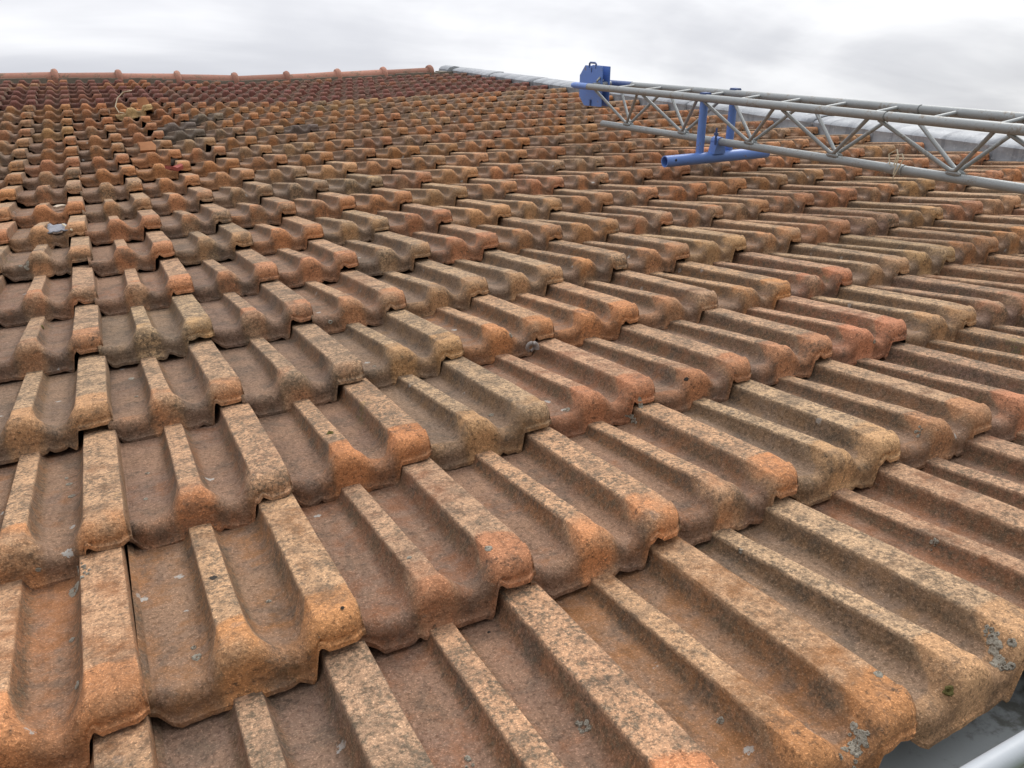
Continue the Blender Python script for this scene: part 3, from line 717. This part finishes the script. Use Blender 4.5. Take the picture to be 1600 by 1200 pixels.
m.add(vs, [[a*n+b, (a+1)*n+b, (a+1)*n+b+1, a*n+b+1] for a in range(n-1) for b in range(n-1)])
o = m.build('grey_scrap', MFLUFF, None, M @ Matrix.Translation((-0.37*W, 6.16*L, 0.0)), smooth=True)
md = o.modifiers.new('thick', 'SOLIDIFY'); md.thickness = 0.004
thing(o, 'crumpled silvery grey scrap caught in a tile trough near the left edge', 'scrap')
m = MB(); m.tube([(-0.31*W, 6.17*L, 0.024), (-0.20*W, 6.0*L, 0.016)], 0.003, 6); thing(m.build('straw', MSTRAW, None, smooth=True), 'short pale straw lying beside the silvery grey scrap', 'straw')
m = MB(); sc_ = Vector((3.60*W, 1.915*L, -0.002))
m.tube([sc_+Vector((0.011*math.cos(t)*(1-0.05*t), -0.012+0.001*t, 0.002+0.011*math.sin(t)*(1-0.05*t))) for t in [q*0.5-0.4 for q in range(16)]], [0.0055-0.00022*q for q in range(16)], 10)
thing(m.build('snail', MSNAIL, None, smooth=True), 'small dark snail shell stuck on the front edge of a tile', 'snail')

# ------------------------------------------------------------------ lichens and moss growing on the tiles, dark discs for pit shade
MLICH = simple('grey_lichen', (0.38, 0.345, 0.28), 0.95, 0, 0.3, 170, (0.16, 0.125, 0.09), 0.0035, (0.5, 0.58), spec=0.2)
MMOSS = simple('green_moss', (0.15, 0.13, 0.045), 0.95, 0, 0.4, 120, (0.06, 0.055, 0.02), 0.004, spec=0.2)
MPIT = simple('pit_shade', (0.04, 0.034, 0.028), 0.95, 0, 0.3, 60, spec=0.2)
bpy.context.view_layer.update()
dg = bpy.context.evaluated_depsgraph_get()
MW3 = M.to_3x3(); CW = M @ CP
def unproject_depth(x, y):
    a, b = unproject(x, y); d = Vector((a*W, b*L, 0))-CP
    return sum(CR[2][k]*d[k] for k in range(3))
def patch(name, x, y, r, mat, seed, hole=0.0, bump=0.0006, asp=1.0):
    d = Vector((sum(((x-800)/1256.84, (y-600)/1256.84, 1)[q]*CR[q][k] for q in range(3)) for k in range(3)))
    hit, loc, nor, _, ob, _ = sc.ray_cast(dg, CW, (MW3 @ d).normalized())
    if not hit or not ob.name.startswith(('roof_tile', 'maroon')): return
    a = nor.cross(MW3 @ Vector((0, 1, 0))).normalized(); b = nor.cross(a)
    n, vs, fs = 26, [], []
    ringf = [hole, hole+(1-hole)*0.35, hole+(1-hole)*0.7, 1.0] if hole else [0.12, 0.4, 0.72, 1.0]
    for k, f in enumerate(ringf):
        for q in range(n):
            t = 2*math.pi*q/n
            rad = r*f*(1+0.34*noise.noise(Vector((math.cos(t)*1.6, math.sin(t)*1.6, seed)))+0.22*noise.noise(Vector((math.cos(t)*5, math.sin(t)*5, seed+9))))
            p = loc+a*(rad*math.cos(t)*asp)+b*(rad*math.sin(t))
            h2, l2, n2, _, _, _ = sc.ray_cast(dg, p+nor*0.02, -nor, distance=0.05)
            if not h2: l2 = p
            top = 0.0009+bump*(1+noise.noise(p*260)) if 0 < k < len(ringf)-1 else 0.0003
            vs.append(tuple(l2+nor*top))
    for k in range(len(ringf)-1):
        for q in range(n): fs.append([k*n+q, k*n+(q+1) % n, (k+1)*n+(q+1) % n, (k+1)*n+q])
    if not hole: fs.append(list(range(n)))
    m = MB(); m.add(vs, fs); m.build(name, mat, roof, Matrix.Identity(4), smooth=True)
for k, (x, y, r, h) in enumerate([(118, 922, .013, .3), (132, 889, .007, 0), (126, 903, .005, 0), (122, 1070, .0055, .2), (113, 1000, .004, 0), (308, 1027, .0065, .25), (303, 1012, .004, 0),
        (1341, 1140, .010, 0), (1330, 1168, .012, 0), (1349, 1160, .008, 0), (1556, 1008, .014, 0), (1561, 1034, .010, 0), (1548, 985, .008, 0), (1372, 1053, .006, 0),
        (990, 656, .008, 0), (1001, 636, .006, 0), (1157, 861, .0045, 0), (912, 1132, .007, 0), (735, 1198, .007, 0), (205, 592, .0075, .3), (213, 620, .004, 0),
        (108, 757, .006, .3), (112, 776, .0055, .3), (104, 748, .004, 0), (228, 780, .004, 0), (230, 740, .004, 0), (798, 524, .006, .35), (1366, 534, .0055, .3), (886, 641, .007, .35), (768, 649, .006, .3), (585, 573, .005, 0),
        (516, 503, .006, .4), (40, 417, .012, 0), (763, 857, .006, 0), (1435, 676, .007, 0), (1462, 850, .007, 0), (1126, 1126, .005, 0), (700, 560, .005, 0), (60, 890, .004, 0), (640, 872, .004, 0), (420, 940, .0035, 0)]):
    rl = random.Random(k); px = r*1256.84/(unproject_depth(x, y))
    if r >= 0.0065 and not h:
        for q in range(9): patch('lichen_patch', x+rl.gauss(0, 0.45)*px, y+rl.gauss(0, 0.6)*px, r*rl.uniform(0.16, 0.42), MLICH, k*3.7+q)
    else: patch('lichen_patch', x, y, r*0.8, MLICH, k*3.7, h)
for k, (x, y, r) in enumerate([(1482, 1080, .004), (516, 677, .004), (66, 512, .004), (842, 540, .004)]):
    patch('moss_patch', x, y, r, MMOSS, k*5.1, 0.0, 0.0018, 1.5)
for k, (x, y, r) in enumerate([(333, 903, .0045), (535, 950, .002), (1072, 592, .0042), (764, 988, .002)]):
    patch('pit_shade_disc', x, y, r, MPIT, k*2.3, 0.0, 0.0)  # flat dark discs stand in for the shade inside small nail holes

# ------------------------------------------------------------------ ground
gm = MB(); s = 1500
gm.add([(-s, -s, 0), (s, -s, 0), (s, s, 0), (-s, s, 0)], [[0, 1, 2, 3]])
tag(gm.build('ground', MGRASS, None, Matrix.Identity(4)), kind='structure')
